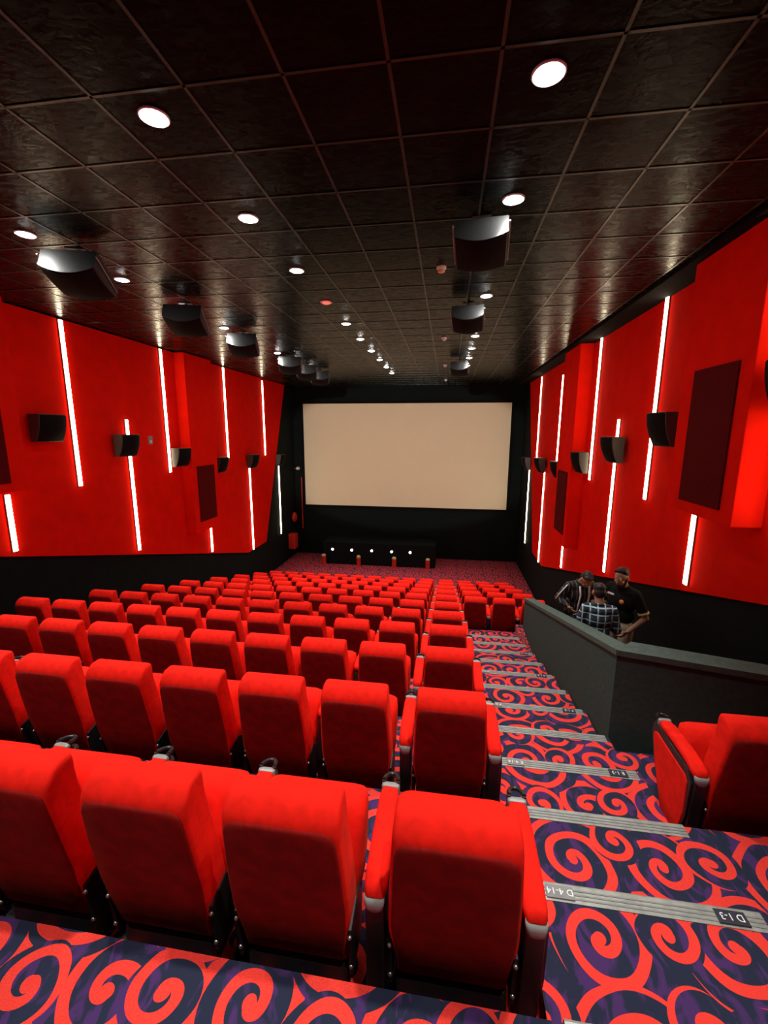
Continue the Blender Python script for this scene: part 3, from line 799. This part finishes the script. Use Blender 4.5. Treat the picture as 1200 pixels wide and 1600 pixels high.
def person(name_loc, yaw, label, pose):
    """local frame: facing +y, feet on z = 0, x to the person's right"""
    root = empty('person', name_loc, yaw)
    H = pose.get('H', 1.74); k = H / 1.74
    lean = pose.get('lean', 0.0)
    def L(x, y, z):                                          # bend the upper body forward from the hips
        v = Vector((x, y, z)) * k
        hz = 0.95 * k
        if v.z > hz:
            d = v.z - hz; v = Vector((v.x, v.y + math.sin(lean) * d, hz + math.cos(lean) * d))
        return v
    skin = pose['skin']
    sw = pose.get('sw', 0.18); tw = pose.get('tw', 1.0)
    sh = {s: L(s * sw, -0.005, 1.41) for s in (-1, 1)}
    el = {s: L(*pose['elbow'][s]) for s in (-1, 1)}; wr = {s: L(*pose['wrist'][s]) for s in (-1, 1)}
    hip = {s: L(s * 0.095, 0, 0.93) for s in (-1, 1)}; kn = {s: L(s * 0.11, 0.03, 0.50) for s in (-1, 1)}; an = {s: L(s * 0.12, -0.02, 0.09) for s in (-1, 1)}
    neck = L(0, 0.0, 1.47); hp = pose.get('head', 0.35); ht = pose.get('turn', 0.0)
    R = Matrix.Rotation(ht, 3, 'Z') @ Matrix.Rotation(-(hp + lean), 3, 'X')
    hc = L(0, 0.0, 1.49) + R @ (Vector((0, 0.035, 0.125)) * k)
    def Hd(x, y, z): return hc + R @ (Vector((x, y, z)) * k)
    bm = bmesh.new()
    # torso, neck, head
    for c, r in (((0, 0, 0.95), (0.165, 0.115, 0.12)), ((0, 0, 1.10), (0.155, 0.105, 0.15)), ((0, 0.0, 1.28), (0.175, 0.115, 0.16)), ((0, -0.01, 1.40), (0.17, 0.09, 0.07))):
        ell(bm, L(*c), [r[0] * k * tw, r[1] * k, r[2] * k])
    capsule(bm, L(0, -0.01, 1.42), Hd(0, -0.02, -0.05), 0.062 * k, 0.055 * k)
    ell(bm, Hd(0, -0.01, 0.03), [0.075 * k, 0.093 * k, 0.092 * k], R); ell(bm, Hd(0, 0.02, -0.04), [0.060 * k, 0.072 * k, 0.075 * k], R)
    ell(bm, Hd(0, 0.055, -0.085), [0.032 * k, 0.030 * k, 0.026 * k], R)
    capsule(bm, Hd(0, 0.086, 0.02), Hd(0, 0.106, -0.022), 0.010 * k, 0.015 * k, 8)
    for s in (-1, 1):
        ell(bm, Hd(s * 0.076, -0.012, -0.005), [0.012 * k, 0.022 * k, 0.032 * k], R)
        ell(bm, Hd(s * 0.030, 0.078, 0.036), [0.024 * k, 0.012 * k, 0.009 * k], R)      # brow
        ell(bm, Hd(s * 0.040, 0.066, -0.022), [0.022 * k, 0.018 * k, 0.018 * k], R)     # cheek
        # limbs
        capsule(bm, sh[s], el[s], 0.050 * k, 0.040 * k); capsule(bm, el[s], wr[s], 0.040 * k, 0.027 * k)
        capsule(bm, hip[s], kn[s], 0.082 * k, 0.054 * k); capsule(bm, kn[s], an[s], 0.052 * k, 0.036 * k)
        capsule(bm, an[s], an[s] + Vector((0, 0.13, -0.045)) * k, 0.038 * k, 0.03 * k)
        # hand: palm, four fingers in two bends, thumb from the side of the palm
        d = (wr[s] - el[s]).normalized(); side = pose.get('palm', {}).get(s, Vector((0, 1, 0)))
        side = (side - d * side.dot(d)).normalized(); nrm = d.cross(side).normalized() * s
        pc = wr[s] + d * 0.05 * k
        for q in (-0.024, -0.008, 0.008, 0.024): capsule(bm, wr[s] + side * q * 0.6 * k, pc + d * 0.04 * k + side * q * k, 0.014 * k, 0.012 * k, 8)
        curl = pose.get('curl', {}).get(s, 0.35)
        for q, ln in ((-0.03, 0.055), (-0.01, 0.066), (0.01, 0.070), (0.03, 0.062)):
            b0 = pc + d * 0.045 * k + side * q * k
            d1 = (d * math.cos(curl) - nrm * math.sin(curl)); d2 = (d * math.cos(2 * curl) - nrm * math.sin(2 * curl))
            b1 = b0 + d1 * ln * 0.55 * k; b2 = b1 + d2 * ln * 0.5 * k
            capsule(bm, b0, b1, 0.0095 * k, 0.009 * k, 8); capsule(bm, b1, b2, 0.009 * k, 0.0075 * k, 8)
        t0 = wr[s] + d * 0.025 * k + side * 0.024 * k; t1 = t0 + (d * 0.6 + side * 0.7 - nrm * 0.2) * 0.04 * k; t2 = t1 + (d * 0.9 + side * 0.1 - nrm * 0.3) * 0.032 * k
        capsule(bm, t0, t1, 0.012 * k, 0.0105 * k, 8); capsule(bm, t1, t2, 0.0105 * k, 0.008 * k, 8)
    fuse('body', bm, skin, root, 0.0065, 3)
    # face details and hair
    for s in (-1, 1):
        bm = bmesh.new(); ell(bm, Hd(s * 0.031, 0.078, 0.018), [0.013 * k, 0.008 * k, 0.006 * k], R); link('eye', bm, M['eye'], root, smooth=True)
    bm = bmesh.new(); ell(bm, Hd(0, 0.090, -0.055), [0.022 * k, 0.008 * k, 0.007 * k], R); link('mouth', bm, M['lip'], root, smooth=True)
    bm = bmesh.new()
    ell(bm, Hd(0, -0.030, 0.062), [0.078 * k, 0.090 * k, 0.074 * k], R); ell(bm, Hd(0, -0.060, 0.005), [0.072 * k, 0.056 * k, 0.078 * k], R)
    for q in range(14):
        a = -1.0 + 2.0 * q / 13
        capsule(bm, Hd(0.055 * a, 0.0, 0.115 - 0.02 * a * a), Hd(0.058 * a + 0.01, 0.040 - 0.02 * a * a, 0.112 - 0.025 * a * a + 0.006 * (q % 3)), 0.024 * k, 0.012 * k, 8)
    fuse('hair', bm, M['hair'], root, 0.008, 2)
    if pose.get('beard'):
        bm = bmesh.new()
        ell(bm, Hd(0, 0.052, -0.082), [0.050 * k, 0.044 * k, 0.036 * k], R)
        for s in (-1, 1): capsule(bm, Hd(s * 0.066, 0.005, -0.02), Hd(s * 0.045, 0.045, -0.075), 0.013 * k, 0.022 * k)
        capsule(bm, Hd(-0.022, 0.092, -0.042), Hd(0.022, 0.092, -0.042), 0.007 * k, 0.007 * k, 8)
        fuse('beard', bm, M['beard'], root, 0.006, 2)
    # shirt
    bm = bmesh.new(); g = 0.018 * k
    hem = (((0, 0, 0.90), (0.175, 0.125, 0.06)), ((0, 0, 0.98), (0.168, 0.118, 0.10))) if not pose.get('tucked') else ()
    for c, r in hem + ( ((0, 0, 1.10), (0.16, 0.11, 0.15)), ((0, 0.0, 1.28), (0.178, 0.118, 0.16)), ((0, -0.01, 1.40), (0.175, 0.092, 0.07))):
        ell(bm, L(*c), [r[0] * k * tw + g, r[1] * k + g, r[2] * k + g * 0.5])
    for s in (-1, 1):
        capsule(bm, L(s * 0.06, -0.01, 1.43), sh[s], 0.062 * k, 0.06 * k)
        f = pose.get('sleeve', 1.0)
        e = sh[s].lerp(el[s], min(1, f * 2)) if f < 0.5 else el[s]
        capsule(bm, sh[s], e, 0.066 * k, 0.058 * k)
        if f > 0.5: capsule(bm, el[s], el[s].lerp(wr[s], (f - 0.5) * 2 * 0.95), 0.053 * k, 0.040 * k)
    fuse('shirt', bm, pose['shirt'], root, 0.010, 4)
    bm = bmesh.new()                                          # collar
    tube(bm, [L(0.068 * math.cos(a), 0.01 + 0.066 * math.sin(a), 1.468 - 0.018 * math.sin(a)) for a in [2 * PI * q / 20 for q in range(21)]], 0.015 * k, 8)
    link('collar', bm, pose.get('collar', pose['shirt']), root, smooth=True)
    # trousers
    bm = bmesh.new()
    ell(bm, L(0, 0, 0.94), [0.178 * k, 0.128 * k, 0.11 * k])
    for s in (-1, 1):
        capsule(bm, hip[s], kn[s], 0.097 * k, 0.07 * k); capsule(bm, kn[s], an[s] + Vector((0, 0, 0.0)), 0.07 * k, 0.055 * k)
    fuse('trousers', bm, pose['trousers'], root, 0.011, 4)
    for s in (-1, 1):
        bm = bmesh.new(); a0 = an[s]
        capsule(bm, a0 + Vector((0, -0.03, -0.045)), a0 + Vector((0, 0.15, -0.055)), 0.043, 0.036); 
        fuse('shoe', bm, M['shoe'], root, 0.010, 2)
    tag(root, label, 'person', 'people in the side entrance')
    return root, L, Hd, sh, el, wr, k

VF = -3.55
r1, L, Hd, sh, el, wr, k = person(P(2.42, 5.95, VF), math.radians(122), 'bearded person in a black polo shirt and beige trousers, standing right of the three', dict(
    H=1.80, skin=M['skin2'], head=0.32, turn=0.15, beard=True, tucked=True, sleeve=0.36, shirt=M['black_cloth'], trousers=M['beige'],
    elbow={1: (0.25, 0.06, 1.15), -1: (-0.30, -0.06, 1.13)}, wrist={1: (0.14, 0.28, 1.22), -1: (-0.20, 0.10, 0.94)}, curl={1: 0.6, -1: 0.5}))
for s in (-1, 1):
    e = sh[s].lerp(el[s], 0.78); d = (el[s] - sh[s]).normalized()
    bm = bmesh.new(); tube(bm, [e - d * 0.012, e + d * 0.012], 0.066 * k, 20); link('sleeve_cuff', bm, M['cuff'], r1)
bm = bmesh.new(); ell(bm, L(-0.085, 0.125, 1.30), [0.034, 0.014, 0.032]); link('chest_badge', bm, M['badge'], r1, smooth=True)
bm = bmesh.new(); box(bm, L(0.03, 0.125, 1.355), L(0.12, 0.140, 1.375)); link('chest_stripe', bm, M['white'], r1)

r2, L, Hd, sh, el, wr, k = person(P(1.95, 5.42, VF), math.radians(-8), 'person in a blue plaid shirt seen from behind, in front of the other two', dict(
    H=1.70, sw=0.155, tw=0.84, skin=M['skin'], head=0.30, lean=0.06, sleeve=0.95, shirt=M['plaid'], trousers=M['denim'],
    elbow={1: (0.23, 0.02, 1.14), -1: (-0.23, 0.02, 1.14)}, wrist={1: (0.12, 0.24, 1.12), -1: (-0.12, 0.24, 1.12)}))

r3, L, Hd, sh, el, wr, k = person(P(1.98, 6.45, VF), math.radians(196), 'person in a black jacket with white lines, head bowed, left of the three', dict(
    H=1.68, skin=M['skin'], head=0.75, lean=0.16, sleeve=0.95, shirt=M['stripe'], trousers=M['black_cloth'],
    elbow={1: (0.31, -0.03, 1.19), -1: (-0.28, 0.03, 1.13)}, wrist={1: (0.25, 0.19, 1.12), -1: (-0.12, 0.26, 1.10)}))
for s in (-1, 1):
    bm = bmesh.new(); tube(bm, [L(s * 0.075, 0.10, 1.43), L(s * 0.07, 0.150, 1.30), L(s * 0.075, 0.150, 1.10), L(s * 0.08, 0.150, 0.95)], 0.011, 8); link('jacket_trim', bm, M['white'], r3, smooth=True)
    e0 = sh[s] + Vector((s * 0.055, 0.045, 0.03)); e1 = el[s] + Vector((s * 0.052, 0.025, 0.0))
    bm = bmesh.new(); tube(bm, [e0, e0.lerp(e1, 0.5) + Vector((s * 0.006, 0.0, 0)), e1], 0.009, 8); link('sleeve_stripe', bm, M['white'], r3, smooth=True)
hd = wr[1] + (wr[1] - el[1]).normalized() * 0.16          # a folded sheet held in the right hand
bm = bmesh.new(); box(bm, (-0.075, -0.05, -0.003), (0.075, 0.055, 0.003), 0.001)
o = link('paper_sheet', bm, M['white']); o.matrix_world = r3.matrix_basis @ Matrix.Translation(hd + Vector((0.02, 0.09, 0.05))) @ Matrix.Rotation(0.5, 4, 'X')
tag(o, 'folded white paper held by the person in the lined black jacket', 'paper')
